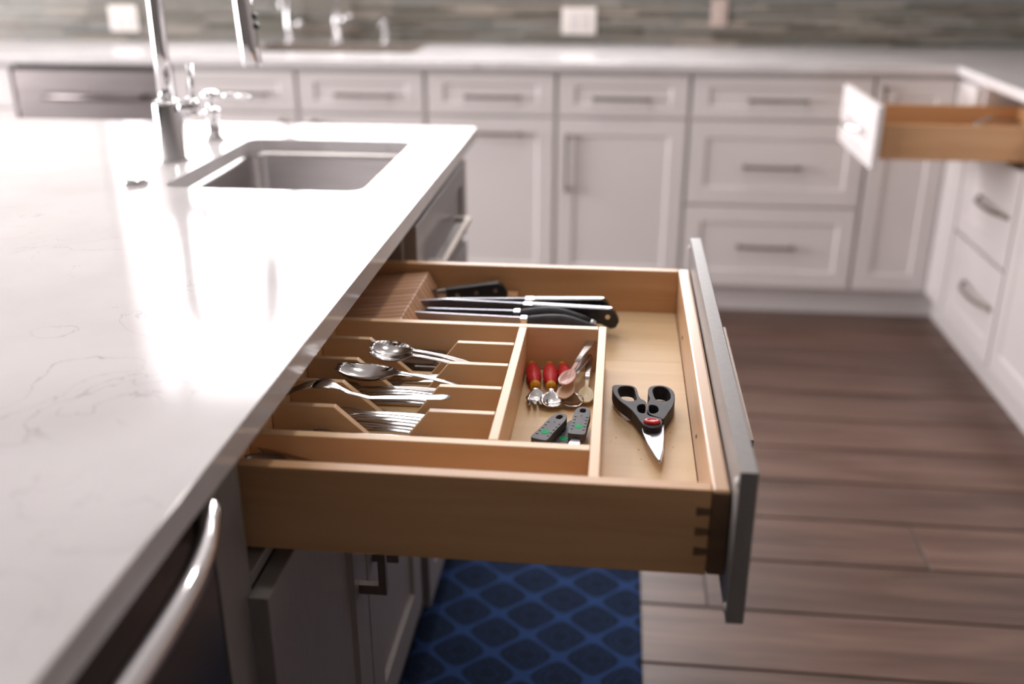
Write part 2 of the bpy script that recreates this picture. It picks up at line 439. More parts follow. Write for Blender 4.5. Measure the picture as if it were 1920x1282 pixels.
back_cabinet(-.370, .096, [('drawer', -.370, .096, DZ0, DZ1, (-.128, .791, .198, False)), ('pull_out_front', -.370, .096, .12, .718, (-.122, .664, .198, False))],
             'white base cabinet whose tall lower front has a horizontal pull at its top')
back_cabinet(.096, .560, [('drawer', .096, .560, DZ0, DZ1, (.325, .790, .202, False)), ('door', .096, .560, .12, .718, (.137, .563, .205, True))],
             'white base cabinet with a drawer above a door with a vertical bar pull')
back_cabinet(.560, 1.175, [('drawer', .560, 1.175, DZ0, DZ1, (.857, .792, .202, False)), ('drawer', .560, 1.175, .425, .718, (.857, .563, .200, False)),
             ('drawer', .560, 1.175, .12, .415, (.860, .273, .204, False))],
             'wide white cabinet with a stack of three drawers, behind the open grey drawer front')
back_cabinet(1.175, 1.46, [('door', 1.175, 1.446, .12, .868, (1.203, .76, .17, True))],
             'narrow white corner cabinet with one full-height door')

# back dishwasher
t = thing('dishwasher', 'stainless dishwasher in the white back cabinets, behind the island', 'dishwasher', (-1.61, YF+.25, .11))
obj('dishwasher_body', bx(-1.907, -1.313, YF, WB-.01, .11, H-T-.004), M['dark'], t)
d = obj('door', bx(-1.905, -1.315, YF-.022, YF, .12, .862), M['dwback'], t, bevel=.004)
bm = bmesh.new(); tube(bm, [(-1.80, YF-.022, .772), (-1.795, YF-.06, .772), (-1.42, YF-.06, .772), (-1.415, YF-.022, .772)], .011, 10)
obj('handle', bm, M['dwback'], d, smooth=True)

# back countertop with sink cutout
def rrect(x0, x1, y0, y1, r, n=6):
    pts = []
    for cx, cy, a in ((x1-r, y1-r, 0), (x0+r, y1-r, PI/2), (x0+r, y0+r, PI), (x1-r, y0+r, 3*PI/2)):
        for i in range(n+1): b = a + i/n*PI/2; pts.append((cx+r*math.cos(b), cy+r*math.sin(b)))
    return pts
bm = bmesh.new()
holed(bm, [(-2.6, 1.276), (1.427, 1.276), (1.427, -1.6), (2.078, -1.6), (2.078, WB-.001), (-2.6, WB-.001)], [rrect(-1.10, -.45, 1.50, 1.82, .03)], H-T, H)
o = obj('countertop', bm, M['quartz'], bevel=.003)
tag(o, 'pale quartz worktop running along the tiled wall and the right-hand cabinets', 'countertop')
def sink(name, label, x0, x1, y0, y1, depth, mt, lined=False):
    bm = bmesh.new(); zt = H+.0008 if lined else H-T-.0005
    out = []
    rings = []
    for (ins, z, r) in ((-.006 if lined else -.020, zt, .036), (.002 if lined else .0, zt, .03), (.003, zt-.01, .03), (.004, zt-depth+.02, .03), (.024, zt-depth, .02)):
        rings.append([bm.verts.new((x, y, z)) for x, y in rrect(x0+ins, x1-ins, y0+ins, y1-ins, r)])
    for a, b in zip(rings, rings[1:]):
        for k in range(len(a)): bm.faces.new((a[k], a[(k+1) % len(a)], b[(k+1) % len(a)], b[k]))
    bm.faces.new(rings[-1])
    t = thing(name, label, 'sink', ((x0+x1)/2, (y0+y1)/2, zt-depth))
    o = obj('basin', bm, mt, t)
    for p in o.data.polygons: p.use_smooth = True
    md = o.modifiers.new('s', 'SOLIDIFY'); md.thickness = -.0015; md.offset = 1
    bm = bmesh.new(); lathe(bm, [(.001, .0005), (.040, .0005), (.045, .004), (.03, .004), (.028, .002), (.001, .002)], ((x0+x1)/2, (y0+y1)/2, zt-depth))
    obj('drain', bm, M['chrome'], t, smooth=True)
    return t
sink('sink_basin', 'beige sink set into the back worktop in front of the three chrome fixtures', -1.10, -.45, 1.50, 1.82, .20, M['stone_sink'], True)

# fixtures behind the back sink
t = thing('kitchen_faucet', 'tall chrome faucet behind the back sink, cut by the top edge', 'faucet', (-.83, 1.85, H))
bm = bmesh.new(); lathe(bm, [(.027, 0), (.027, .006), (.017, .012), (.017, .09), (.012, .10), (.012, .11)], (-.83, 1.85, H)); obj('faucet_body', bm, M['chrome'], t, smooth=True)
bm = bmesh.new(); pts = [(-.83, 1.85, H+.10), (-.83, 1.85, H+.30)] + [(-.83, 1.85-.09+.09*math.cos(a*PI/8), H+.30+.09*math.sin(a*PI/8)) for a in range(1, 9)] + [(-.83, 1.67, H+.22)]
tube(bm, pts, .012, 12); obj('spout', bm, M['chrome'], t, smooth=True)
bm = bmesh.new(); tube(bm, [(-.82, 1.85, H+.085), (-.765, 1.85, H+.105)], [.011, .008]); obj('lever', bm, M['chrome'], t, smooth=True)
t = thing('filtered_water_tap', 'chrome tap with a round side knob, left of the tall back faucet', 'faucet', (-1.03, 1.85, H))
bm = bmesh.new(); lathe(bm, [(.021, 0), (.021, .006), (.013, .012), (.012, .10), (.009, .13), (.005, .14)], (-1.03, 1.85, H)); obj('tap_body', bm, M['chrome'], t, smooth=True)
bm = bmesh.new(); pts = [(-1.03, 1.85, H+.12)] + [(-1.03, 1.85-.04+.04*math.cos(a*PI/6), H+.15+.04*math.sin(a*PI/6)) for a in range(0, 7)] + [(-1.03, 1.77, H+.12)]
tube(bm, pts, .007, 10); obj('spout', bm, M['chrome'], t, smooth=True)
bm = bmesh.new(); lathe(bm, [(.004, 0), (.004, .02), (.011, .026), (.014, .036), (.011, .046), (.003, .05)], (-1.02, 1.85, H+.07), (1, 0, .1)); obj('knob', bm, M['chrome'], t, smooth=True)
t = thing('soap_dispenser', 'short chrome soap pump at the right end of the back sink', 'soap dispenser', (-.632, 1.85, H))
bm = bmesh.new(); lathe(bm, [(.020, 0), (.020, .005), (.013, .012), (.012, .05), (.006, .055), (.006, .07), (.013, .074), (.013, .088), (.004, .092)], (-.632, 1.85, H)); obj('pump_body', bm, M['chrome'], t, smooth=True)
bm = bmesh.new(); tube(bm, [(-.632, 1.85, H+.081), (-.632, 1.79, H+.078), (-.632, 1.775, H+.070)], .005); obj('nozzle', bm, M['chrome'], t, smooth=True)

# outlets on the back wall
def outlet(x, z, w_, label, plate='ivory'):
    t = thing('wall_outlet', label, 'outlet', (x, WB-.014, z-.05))
    obj('cover_plate', bx(x-w_/2, x+w_/2, WB-.020, WB-.014, z-.052, z+.052), M[plate], t, bevel=.003)
    n = 2 if w_ > .1 else 1
    for i in range(n):
        cx = x + (i-(n-1)/2)*.046
        obj('outlet_insert', bx(cx-.017, cx+.017, WB-.023, WB-.020, z-.034, z+.034), M['white' if plate == 'ivory' else plate], t, bevel=.001)
outlet(-1.75, .999, .125, 'ivory double outlet plate on the tiles, up left of the big faucet')
outlet(.143, 1.002, .135, 'ivory double outlet plate on the tiles, above the middle drawers')
outlet(.690, 1.035, .062, 'narrow pinkish patch among the tiles, right of the middle outlet', 'blush')  # pinkish tiles, built in the shape of an outlet plate

# ------------------------------------------------------------------ right-hand run
XF = 1.46
fr = face_right(XF)
tk = obj('trim_2', bx(1.50, 1.51, -1.6, 1.375, 0, .11), M['white']); tag(tk, kind='structure')
def right_cab(y0, y1, label, y_room=False):
    t = thing('base_cabinet', label, 'cabinet', (XF+.3, (y0+y1)/2, .11), 'white base cabinets on the right')
    return t
t = right_cab(1.10, 1.30, 'white corner filler unit between the back and right-hand cabinets')
obj('cabinet_body', bx(XF+.001, 2.078, 1.10, 1.318, .11, H-T-.002), M['white'], t)
obj('front_panel', shaker(fr, 1.107, 1.293, .12, .868, fw=.045), M['white'], t)

YA, YB = .625, 1.10
t = right_cab(YA, YB, 'white drawer stack on the right with its top drawer pulled out')
bm = bmesh.new()
z1 = H-T-.002
box(bm, XF, 2.078, YA+.0005, YB-.0005, .11, .70); box(bm, XF, 2.078, YA+.0005, YA+.02, .70, z1); box(bm, XF, 2.078, YB-.02, YB-.0005, .70, z1)
box(bm, 2.05, 2.078, YA+.02, YB-.02, .70, z1); box(bm, XF, 1.50, YA+.02, YB-.02, .872, z1)
obj('cabinet_body', bm, M['white'], t)
for v0, v1, hz in ((.415, .700, .562), (.12, .405, .282)):
    d = obj('drawer', shaker(fr, YA+.007, YB-.007, v0, v1), M['white'], t)
    obj('handle', bow_pull_bm(fr, .80, hz, .26), M['nickel'], d, smooth=True)
# the open wooden drawer
XO = 1.027; bt, bb = .822, .724
bm = bmesh.new(); box(bm, XO+.018, XO+.033, YA+.040, YB-.040, bb, bt); box(bm, XO+.033, 1.55, YA+.055, YB-.055, bb+.010, bb+.016); box(bm, 1.55, 1.565, YA+.04, YB-.04, bb, bt)
d = obj('drawer', bm, M['wy'], t)
d['label'] = 'open maple box drawer'
obj('side_board', bx(XO+.0335, 1.5495, YA+.040, YA+.055, bb, bt), M['wx'], d, bevel=.001)
obj('side_board', bx(XO+.0335, 1.5495, YB-.055, YB-.040, bb, bt), M['wx'], d, bevel=.001)
fo = face_right(XO+.0175)
obj('drawer_front', shaker(fo, YA+.007, YB-.007, .700, .876, t=.0175, fw=.05), M['white'], d)
obj('handle', bow_pull_bm(fo, (YA+YB)/2+.02, .785, .22, t=.0175, proj=.035), M['chrome'], d, smooth=True)

def door_cab(y0, y1, label):
    t = right_cab(y0, y1, label)
    obj('cabinet_body', bx(XF, 2.078, y0+.0005, y1-.0005, .11, H-T-.002), M['white'], t)
    d = obj('drawer', shaker(fr, y0+.007, y1-.007, .715, .868), M['white'], t)
    obj('handle', bow_pull_bm(fr, (y0+y1)/2, .79, .2), M['nickel'], d, smooth=True)
    d = obj('door', shaker(fr, y0+.007, y1-.007, .12, .705), M['white'], t)
    obj('handle', bow_pull_bm(fr, y0+.04, .60, .2, vert=True), M['nickel'], d, smooth=True)
door_cab(.05, .625, 'white drawer-over-door cabinet at the right edge, nearer than the drawer stack')
door_cab(-.55, .05, 'white drawer-over-door cabinet on the right, mostly out of the frame')

# items in the far wooden drawer
bm = bmesh.new(); tube(bm, [(1.33, .80, .752), (1.36, .83, .80), (1.40, .85, .812), (1.50, .86, .80)], [.006, .008, .008, .006], 8)
tag(obj('utensil_handle', bm, M['steel'], smooth=True), 'shiny metal utensil lying in the far wooden drawer', 'utensil')
bm = bmesh.new(); prism(bm, [(1.36, .70), (1.50, .70), (1.50, .755), (1.36, .76)], .741, .79)
tag(obj('wooden_box', bm, M['block'], bevel=.003), 'small orange wooden box inside the far wooden drawer', 'box')

# ------------------------------------------------------------------ rug
bm = bmesh.new(); box(bm, -.052, .404, -1.95, -.12, .0003, .008)
o = obj('runner_rug', bm, M['rug'], bevel=.003)
tag(o, 'navy blue kitchen runner with a trellis of medallions beside the island', 'rug')

# ------------------------------------------------------------------ island
IX = -.023       # carcass front plane; overlay fronts end at -.003
fi = face_island(IX)
zc = H-T-.0015
t = thing('sink_cabinet', 'grey shaker cabinet under the island sink at its far end', 'cabinet', (-.40, -.42, .11))
bm = bmesh.new()
box(bm, -1.20, IX, -.70, -.685, .11, zc); box(bm, -1.20, IX, -.165, -.155, .11, zc); box(bm, -1.20, IX, -.685, -.170, .11, .125)
box(bm, -1.20, -1.18, -.685, -.170, .125, zc); box(bm, IX-.02, IX, -.685, -.170, .62, zc)
obj('cabinet_body', bm, M['grey'], t)
d = obj('false_front', shaker(fi, -.694, -.158, .712, .873, fw=.05), M['grey'], t)
obj('handle', pull_bm(fi, -.455, .783, .30), M['nickel'], d)
for (a, b, hu) in ((-.694, -.428, -.46), (-.424, -.158, -.39)):
    d = obj('door', shaker(fi, a, b, .125, .702), M['grey'], t); obj('handle', pull_bm(fi, hu, .60, .16, True), M['nickel'], d)

t = thing('drawer_cabinet', 'grey island cabinet with its wide maple cutlery drawer pulled open over two doors', 'cabinet', (-.30, -1.078, .11))
bm = bmesh.new()
box(bm, -.62, IX, -1.515, -1.447, .11, zc); box(bm, -.62, IX, -.716, -.701, .11, zc)
box(bm, -.62, IX-.001, -1.447, -.716, .11, .125); box(bm, -.62, -.60, -1.447, -.716, .125, zc); box(bm, -.60, IX, -1.447, -.716, .716, .730)
obj('cabinet_body', bm, M['grey'], t, bevel=.001)
for (a, b, hu) in ((-1.459, -1.112, -1.147), (-1.108, -.765, -1.073)):
    d = obj('door', shaker(fi, a, b, .190, .712, fw=.06), M['grey'], t)
    obj('handle', pull_bm(fi, hu, .578, .17, True, proj=.037, wd=.011), M['nickel'], d)

# the drawer: box z .738 - .832
ZR, ZB, ZF = .832, .738, .764
YN, YFR = -1.412, -.7445
XB0, XB1 = .418, .435
drawer = obj('drawer', bx(-.11, -.095, YN+.0155, YFR-.0155, ZB, ZR), M['wy'], t, bevel=.001)
drawer['label'] = 'open maple drawer with dovetailed sides'
obj('side_board', bx(-.11, XB0-.0002, YN, YN+.015, ZB, ZR), M['wx'], drawer, bevel=.0012)
obj('side_board', bx(-.11, XB0-.0002, YFR-.015, YFR, ZB, ZR), M['wx'], drawer, bevel=.0012)
M['pale'] = wood('maple_pale', (.52, .31, .18), (.64, .41, .25), 1, rough=.28)
obj('front_board', bx(XB0, XB1, YN, YFR, ZB, ZR), M['pale'], drawer, bevel=.003)
obj('bottom_panel', bx(-.0945, XB0-.001, -.9545, YFR-.0155, ZF-.006, ZF), M['ply'], drawer)
obj('bottom_panel', bx(-.0945, XB0-.001, YN+.0155, -.9550, ZF-.006, ZF), M['ply'], drawer)
obj('drawer_front', shaker(face_island(.4362), -1.447, -.7098, .7105, .872, t=.0165, fw=.05), M['grey'], drawer)
for z in (.809, .787, .765):
    bm = bmesh.new(); prism(bm, [(.4045, z-.0045), (.4178, z-.0032), (.4178, z+.0032), (.4045, z+.0045)], 0, .0012, lambda u, v, w: (u, YN-.0008+w, v))
    obj('dovetail', bm, M['endgrain_shade'], drawer)
obj('front_board_end_shade', bx(XB0+.0005, XB1-.0005, YN-.0006, YN, ZB+.002, ZR-.003), M['endgrain_shade'], drawer)  # thin dark strip paints the shade on the front board's end
for y, z in ((-1.438, .857), (-.716, .857), (-1.438, .722)):
    bm = bmesh.new(); lathe(bm, [(.0050, 0), (.0045, .0018), (.003, .0026), (.001, .0028)], (.4362, y, z), (-1, 0, 0), 12); obj('bumper', bm, M['rubber'], drawer, smooth=True)
for y in (-.928, -1.224):
    bm = bmesh.new(); lathe(bm, [(.0028, 0), (.0028, .0006), (.001, .0009)], (XB0-.0001, y, .791), (-1, 0, 0), 12); obj('screw', bm, M['nickel'], drawer, smooth=True)
obj('handle', pull_bm(face_island(.4362), -1.075, .795, .34, False, proj=.025, wd=.010, t=.0165), M['nickel'], drawer)

# near dishwasher in the island
t = thing('dishwasher', 'dark dishwasher in the island with a bowed chrome handle, lower left', 'dishwasher', (-.3, -1.82, .11))
obj('dishwasher_body', bx(-.60, -.042, -2.118, -1.518, .11, .880), M['dark'], t)
d = obj('door', bx(-.042, -.022, -2.115, -1.520, .13, .876), M['dwblack'], t, bevel=.004)
pts = []; R_ = []
for i in range(33):
    s = i/32*2-1; pts.append((-.022 + .040*(1-abs(s)**5), -1.818+s*.288, .864 - .004*(1-abs(s)**3))); R_.append(.0105 if abs(s) < .93 else .013)
bm = bmesh.new(); tube(bm, pts, R_, 14); obj('handle', bm, M['chrome'], d, smooth=True)
t = thing('base_cabinet', 'grey island end cabinet nearest the camera, below the frame', 'cabinet', (-.3, -2.3, .11))
obj('cabinet_body', bx(-.62, IX, -2.55, -2.12, .11, zc), M['grey'], t)
obj('door', shaker(fi, -2.545, -2.125, .125, .872), M['grey'], t)
t = thing('island_back_cabinet', 'grey cabinet carcass along the seating side of the island', 'cabinet', (-.92, -1.4, .11))
obj('cabinet_body', bx(-1.20, -.622, -2.55, -.702, .11, zc), M['grey'], t)
obj('end_panel', shaker(lambda u, v, w: (-1.2-w, u, v), -2.55, -.702, .12, .87, fw=.08), M['grey'], t)
tk = obj('trim_3', bx(-1.14, -.10, -2.5, -.09, 0, .1095), M['grey']); tag(tk, kind='structure')

SX0, SX1, SY0, SY1 = -.457, -.107, -.634, -.190
bm = bmesh.new(); oc = rrect(-1.50, 0, -2.60, 0, .012, 4)
holed(bm, oc, [rrect(SX0, SX1, SY0, SY1, .028)], H-T, H)
o = obj('island_countertop', bm, M['quartz'], bevel=.0025)
tag(o, 'glossy white quartz island worktop with faint veins and a cut-out for the sink', 'countertop')
sink('island_sink_basin', 'stainless undermount sink in the island worktop beside the gooseneck faucet', SX0, SX1, SY0, SY1, .21, M['brush'])

# island gooseneck faucet
FX, FY = -.527, -.420
t = thing('gooseneck_faucet', 'large chrome gooseneck faucet on the island with a pull-down spray head', 'faucet', (FX, FY, H))
bm = bmesh.new(); lathe(bm, [(.031, 0), (.031, .004), (.027, .007), (.0265, .105), (.023, .112), (.016, .114)], (FX, FY, H), n=28); obj('faucet_body', bm, M['chrome'], t, smooth=True)
bm = bmesh.new(); pts = [(FX+.001, FY, H+.110), (FX+.002, FY, H+.20), (FX+.003, FY, H+.29)]
R0 = .082
for a in range(1, 15):
    th = PI - a*PI*(1-.07)/14; pts.append((FX+.003+R0+R0*math.cos(th), FY, H+.29+R0*math.sin(th)))
tube(bm, pts, .0145, 18); obj('spout', bm, M['chrome'], t, smooth=True)
e = Vector(pts[-1]); dr = (Vector(pts[-1])-Vector(pts[-2])).normalized()
dr = Vector((.065, 0, -1)).normalized()
bm = bmesh.new(); lathe(bm, [(.0146, 0), (.0165, .004), (.0172, .03), (.0185, .09), (.0190, .128), (.0165, .132), (.012, .133)], e, dr, 20); sh = obj('spray_head', bm, M['chrome'], t, smooth=True)
bm = bmesh.new(); lathe(bm, [(.006, 0), (.006, .004), (.003, .006)], e+dr*.045+Vector((.017, 0, 0)), (1, 0, .1), 12); lathe(bm, [(.006, 0), (.006, .004), (.003, .006)], e+dr*.062+Vector((.018, 0, 0)), (1, 0, .1), 12)
obj('spray_button', bm, M['blackp'], t, smooth=True)
bm = bmesh.new(); lathe(bm, [(.013, 0), (.018, .006), (.019, .026), (.017, .034), (.006, .038)], (FX+.024, FY, H+.098), (1, 0, .1), 18); obj('valve', bm, M['chrome'], t, smooth=True)
bm = bmesh.new(); tube(bm, [(FX+.052, FY, H+.105), (FX+.053, FY, H+.14), (FX+.052, FY+.002, H+.178)], [.0062, .0045, .0062], 10); obj('lever', bm, M['chrome'], t, smooth=True)

t = thing('soap_dispenser', 'chrome soap pump beside the island faucet with a nozzle pointing right', 'soap dispenser', (-.528, -.214, H))
bm = bmesh.new(); lathe(bm, [(.024, 0), (.022, .006), (.014, .014), (.0125, .05), (.017, .056), (.017, .064), (.008, .068), (.008, .082), (.017, .085), (.018, .098), (.010, .102)], (-.528, -.214, H)); obj('pump_body', bm, M['chrome'], t, smooth=True)
bm = bmesh.new(); tube(bm, [(-.520, -.214, H+.092), (-.47, -.214, H+.092), (-.445, -.214, H+.088), (-.440, -.214, H+.082)], [.006, .005, .005, .004], 10); obj('nozzle', bm, M['chrome'], t, smooth=True)
bm = bmesh.new(); lathe(bm, [(.022, 0), (.023, .004), (.020, .009), (.015, .011), (.014, .009), (.001, .009)], (-.510, -.615, H), n=24)
o = obj('air_switch', bm, M['chrome'], smooth=True); tag(o, 'small round chrome air switch button on the worktop left of the sink', 'button')

# ------------------------------------------------------------------ cutlery organizer (lies in the drawer)
Z0 = ZF + .0004
ZT = .825
org = thing('cutlery_organizer', 'maple cutlery tray with slotted compartments filling the left of the open drawer', 'drawer organizer', (.1, -1.19, Z0))
def part(name, x0, x1, y0, y1, z1=ZT, mt='ox', z0=Z0): return obj(name, bx(x0, x1, y0, y1, z0, z1), M[mt], org, bevel=.0009)
part('long_rail', -.066, .3017, -.997, -.985)
part('long_rail', -.066, .3017, -1.333, -1.321)
part('cross_rail', .302, .3125, -1.3965, -.985, mt='oy')
part('cross_rail', .196, .2065, -1.3205, -.9975, mt='oy')
part('end_board', -.0665, -.0565, -1.3205, -.9975, mt='oy')
part('end_board', -.0665, -.0565, -1.3965, -1.3335, mt='oy')
for y in (-1.058, -1.1255, -1.193, -1.2585):
    zb = ZT-.046
    pts = [(-.056, Z0), (.1955, Z0), (.1955, ZT), (.1225, ZT), (.0865, zb), (.061, zb), (.016 if y < -1.2 else .008, ZT), (-.056, ZT)]
    if y < -1.2: pts[5] = (.066, zb)
    bm = bmesh.new(); prism(bm, pts, y-.0045, y+.0045, lambda u, v, w_: (u, w_, v))
    obj('divider', bm, M['ox'], org, bevel=.0008)

# ------------------------------------------------------------------ flatware
def loft(bm, st, n=7):
    """st: (x, halfwidth, z, dish, thick). closed shell, top surface dished."""
    rings = []
    for x, hw, z, dish, th in st:
        top = [(x, hw*t_, z - dish*(1-t_*t_)) for t_ in [i/n*2-1 for i in range(n+1)]]
        bot = [(x, hw*t_*.92, z - dish*(1-t_*t_) - th*(.35+.65*(1-t_*t_) if dish == 0 else 1)) for t_ in [1-i/n*2 for i in range(n+1)]]
        rings.append([bm.verts.new(p) for p in top+bot])
    k = len(rings[0])
    for a, b in zip(rings, rings[1:]):
        for i in range(k): bm.faces.new((a[i], a[(i+1) % k], b[(i+1) % k], b[i]))
    bm.faces.new(rings[0][::-1]); bm.faces.new(rings[-1])

def spoon_bm(L=.185, hl=.060, hw=.0205, dish=.009, arch=.012):
    st = []
    for i in range(13):
        s = i/12; x = hl*s; s2 = min(max(s, .012), .985)
        wv = hw*math.sqrt(max(0, 1-((s2-.46)/.48)**2)) if abs(s2-.46) < .47 else .003
        wv = max(wv, .0028)
        st.append((x, wv, .002+.009*(s**2), dish*min(1, (wv/hw)**1.3), .0012))
    for s in (.06, .16, .3, .5, .7, .85, .95, 1):
        x = hl+(L-hl)*s; wv = .0028+(.0085-.0028)*max(0, s-.1)**1.3
        if s == 1: wv = .0035
        st.append((x, wv, .011+arch*math.sin(min(1, s*1.15)*PI*.75)*.55 - .006*s, 0, .0022))
    bm = bmesh.new(); loft(bm, st); return bm

def fork_bm(L=.19, hw=.0118, n=4, arch=.012, down=False):
    bm = bmesh.new(); st = []
    z = (lambda x: .018*math.sin(min(1, x/.095)*PI)+.002) if down else (lambda x: .002+.013*math.sin(min(1, x/.065)*PI*.5))
    for x, wv in ((.045, hw), (.052, hw), (.060, hw*.85), (.068, hw*.5), (.075, .0033)): st.append((x, wv, z(x), (-.0015 if down else .0015)*(wv/hw), .0015))
    for s in (.08, .25, .5, .75, .92, 1):
        x = .075+(L-.075)*s; wv = .003+.0055*max(0, s-.1)
        if s == 1: wv = .0035
        st.append((x, wv, (z(x)+.003*s if down else .015+arch*.25*math.sin(s*PI)-.010*s), 0, .0022))
    loft(bm, st)
    for k in range(n):
        c = -hw+hw/n + 2*hw*k/n; tw = hw/n*.55
        rings = []
        for x in (0, .01, .025, .046):
            w_ = tw*(.45 if x == 0 else 1)
            zz = z(x) + (.003 if x == 0 else .001 if x == .01 else 0)
            rings.append([bm.verts.new((x, c+a*w_, zz-b*.0014)) for a, b in ((-1, 0), (1, 0), (1, 1), (-1, 1))])
        for a, b in zip(rings, rings[1:]):
            for i in range(4): bm.faces.new((a[i], a[(i+1) % 4], b[(i+1) % 4], b[i]))
        bm.faces.new(rings[0][::-1]); bm.faces.new(rings[-1])
    return bm

def T0(name, label, cat, loc, rot=(0, 0, 0), group=None): return thing(name, label, cat, loc, group, rot)

def single(name, bm, mt, label, cat, loc, rot, group=None):
    o = obj(name, bm, mt, smooth=True, keep=True); o.location = loc; o.rotation_euler = rot
    return tag(o, label, cat, group)
def copy_single(src, loc, rot, label, group=None):
    o = src.copy(); col.objects.link(o); o.location = loc; o.rotation_euler = rot; o['label'] = label
    if group: o['group'] = group
    elif 'group' in o: del o['group']
    return o
rd = math.radians
# third slot: a neat stack of soup spoons under one big serving spoon
zf = Z0 + .0085
G = 'soup spoons stacked in the third slot'
sp0 = single('soup_spoon', spoon_bm(.190, .062, .0215), M['steel'], 'steel soup spoon in the stack under the serving spoon', 'spoon', (-.050, -1.166, zf), (0, 0, rd(1)), G)
for i in range(1, 5):
    copy_single(sp0, (-.050+.002*i, -1.166+.0010*(i % 3), zf+.0036*i), (0, 0, rd(1)), 'steel soup spoon in the stack under the serving spoon', G)
copy_single(sp0, (-.040, -1.158, zf+.0195), (rd(6), 0, rd(-3)), 'steel soup spoon lying loose on the far side of the third slot')
single('serving_spoon', spoon_bm(.205, .080, .0240, .012, .006), M['steel'], 'large steel serving spoon on top of the soup spoons, bowl over the divider', 'spoon', (-.012, -1.154, .8250), (rd(-4), rd(9.5), rd(-2)))
# second slot: two teaspoons and one spoon crossing
ts = single('dessert_spoon', spoon_bm(.175, .056, .0195, .009), M['steel'], 'topmost bright dessert spoon in the second slot, its bowl tilted up on the divider', 'spoon', (.014, -1.084, .8255), (rd(5), rd(12), rd(-5)))
copy_single(ts, (.014, -1.0845, .8190), (rd(5), rd(12), rd(-5)), 'dessert spoon nested just under the topmost one in the second slot')
G = 'teaspoons at the bottom of the second slot'
tt = single('teaspoon', spoon_bm(.16, .05, .017, .007), M['steel'], 'steel teaspoon lying flat at the bottom of the second slot', 'spoon', (.005, -1.081, Z0+.0065), (0, 0, rd(2)), G)
copy_single(tt, (.012, -1.0985, Z0+.0100), (0, 0, rd(-3)), 'steel teaspoon lying flat at the bottom of the second slot', G)
copy_single(tt, (-.050, -1.094, Z0+.0125), (0, 0, rd(1)), 'teaspoon with its tip against the left end of the second slot')
# fourth slot: dinner forks face down; fifth slot: forks
single('dinner_fork', fork_bm(.205, .0130, down=True), M['steel'], 'topmost dinner fork, lying face down, its handle crossing over the last divider', 'fork', (-.056, -1.2215, .8135), (0, rd(-5.6), rd(-8.5)))
fk = single('dinner_fork', fork_bm(.20, .0125), M['steel'], 'steel dinner fork in the pile below the topmost fork', 'fork', (-.052, -1.222, Z0+.003), (0, 0, rd(-1.5)), 'dinner forks piled in the fourth slot')
G = 'dinner forks piled in the fourth slot'
for i in range(1, 6):
    copy_single(fk, (-.052+.003*i, -1.222-.004*(i % 3), Z0+.003+.0042*i), (0, 0, rd(-1.5+1.5*(i % 3))), 'steel dinner fork in the pile below the topmost fork', G)
G = 'salad forks stacked in the fifth slot'
sf = single('salad_fork', fork_bm(.18, .0115), M['steel'], 'steel salad fork stacked in the slot nearest the front rail', 'fork', (-.050, -1.288, Z0+.003), (0, 0, rd(1)), G)
for i in range(1, 6):
    copy_single(sf, (-.050+.003*(i % 3), -1.288+.003*(i % 2)-.001*i, Z0+.003+.0040*i), (0, 0, rd(1-1.2*(i % 3))), 'steel salad fork stacked in the slot nearest the front rail', G)
copy_single(sf, (-.046, -1.300, Z0+.030), (rd(4), rd(0), rd(4)), 'loose salad fork on top of the stack nearest the front rail')

# table knives in the first slot
def table_knife(loc, rot, label, dark=False):
    t = thing('table_knife', label, 'knife', loc, None, rot)
    bm = bmesh.new()
    prism(bm, smooth_loop([(0, .001), (.004, .008), (.02, .0105), (.085, .0095), (.098, .007), (.098, -.006), (.02, -.007), (.004, -.005)], 1), -.0007, .0007); obj('blade', bm, M['blade'], t, local=True)
    bm = bmesh.new(); tube(bm, [(.096, 0, 0), (.104, 0, 0), (.13, 0, 0), (.17, 0, 0), (.195, 0, 0), (.199, 0, 0)], [.0050, .0062, .0056, .0068, .0074, .005], 12)
    for v in bm.verts: v.co.z *= .55
    obj('handle', bm, M['blackp'] if dark else M['steel'], t, smooth=True, local=True)
    return t
table_knife((-.045, -1.018, Z0+.006), (0, 0, rd(-1)), 'table knife with a steel handle at the bottom of the first slot')
table_knife((.000, -1.010, Z0+.020), (rd(10), rd(-1), rd(-.5)), 'table knife lying along the far rail in the first slot')
table_knife((-.010, -1.035, Z0+.020), (rd(-6), rd(0), rd(1)), 'wide-bladed table knife with bright handle, nearest in the first slot')
table_knife((-.054, -1.047, Z0+.0085), (0, 0, rd(.5)), 'dark-handled table knife against the first divider', True)

# front long compartment
copy_single(tt, (-.052, -1.368, .8120), (rd(6), rd(11), rd(1)), 'small spoon in the long front compartment, nearest the counter')
o = single('butter_spreader', (lambda bm: (prism(bm, smooth_loop([(0, -.004), (.0, .004), (.04, .0065), (.11, .006), (.14, .004), (.14, -.003), (.11, -.007), (.04, -.006)], 1), 0, .0022), bm)[1])(bmesh.new()), M['steel'],
           'flat steel spreader slanting in the long front compartment', 'knife', (-.045, -1.345, .812), (0, rd(13), rd(-2)))

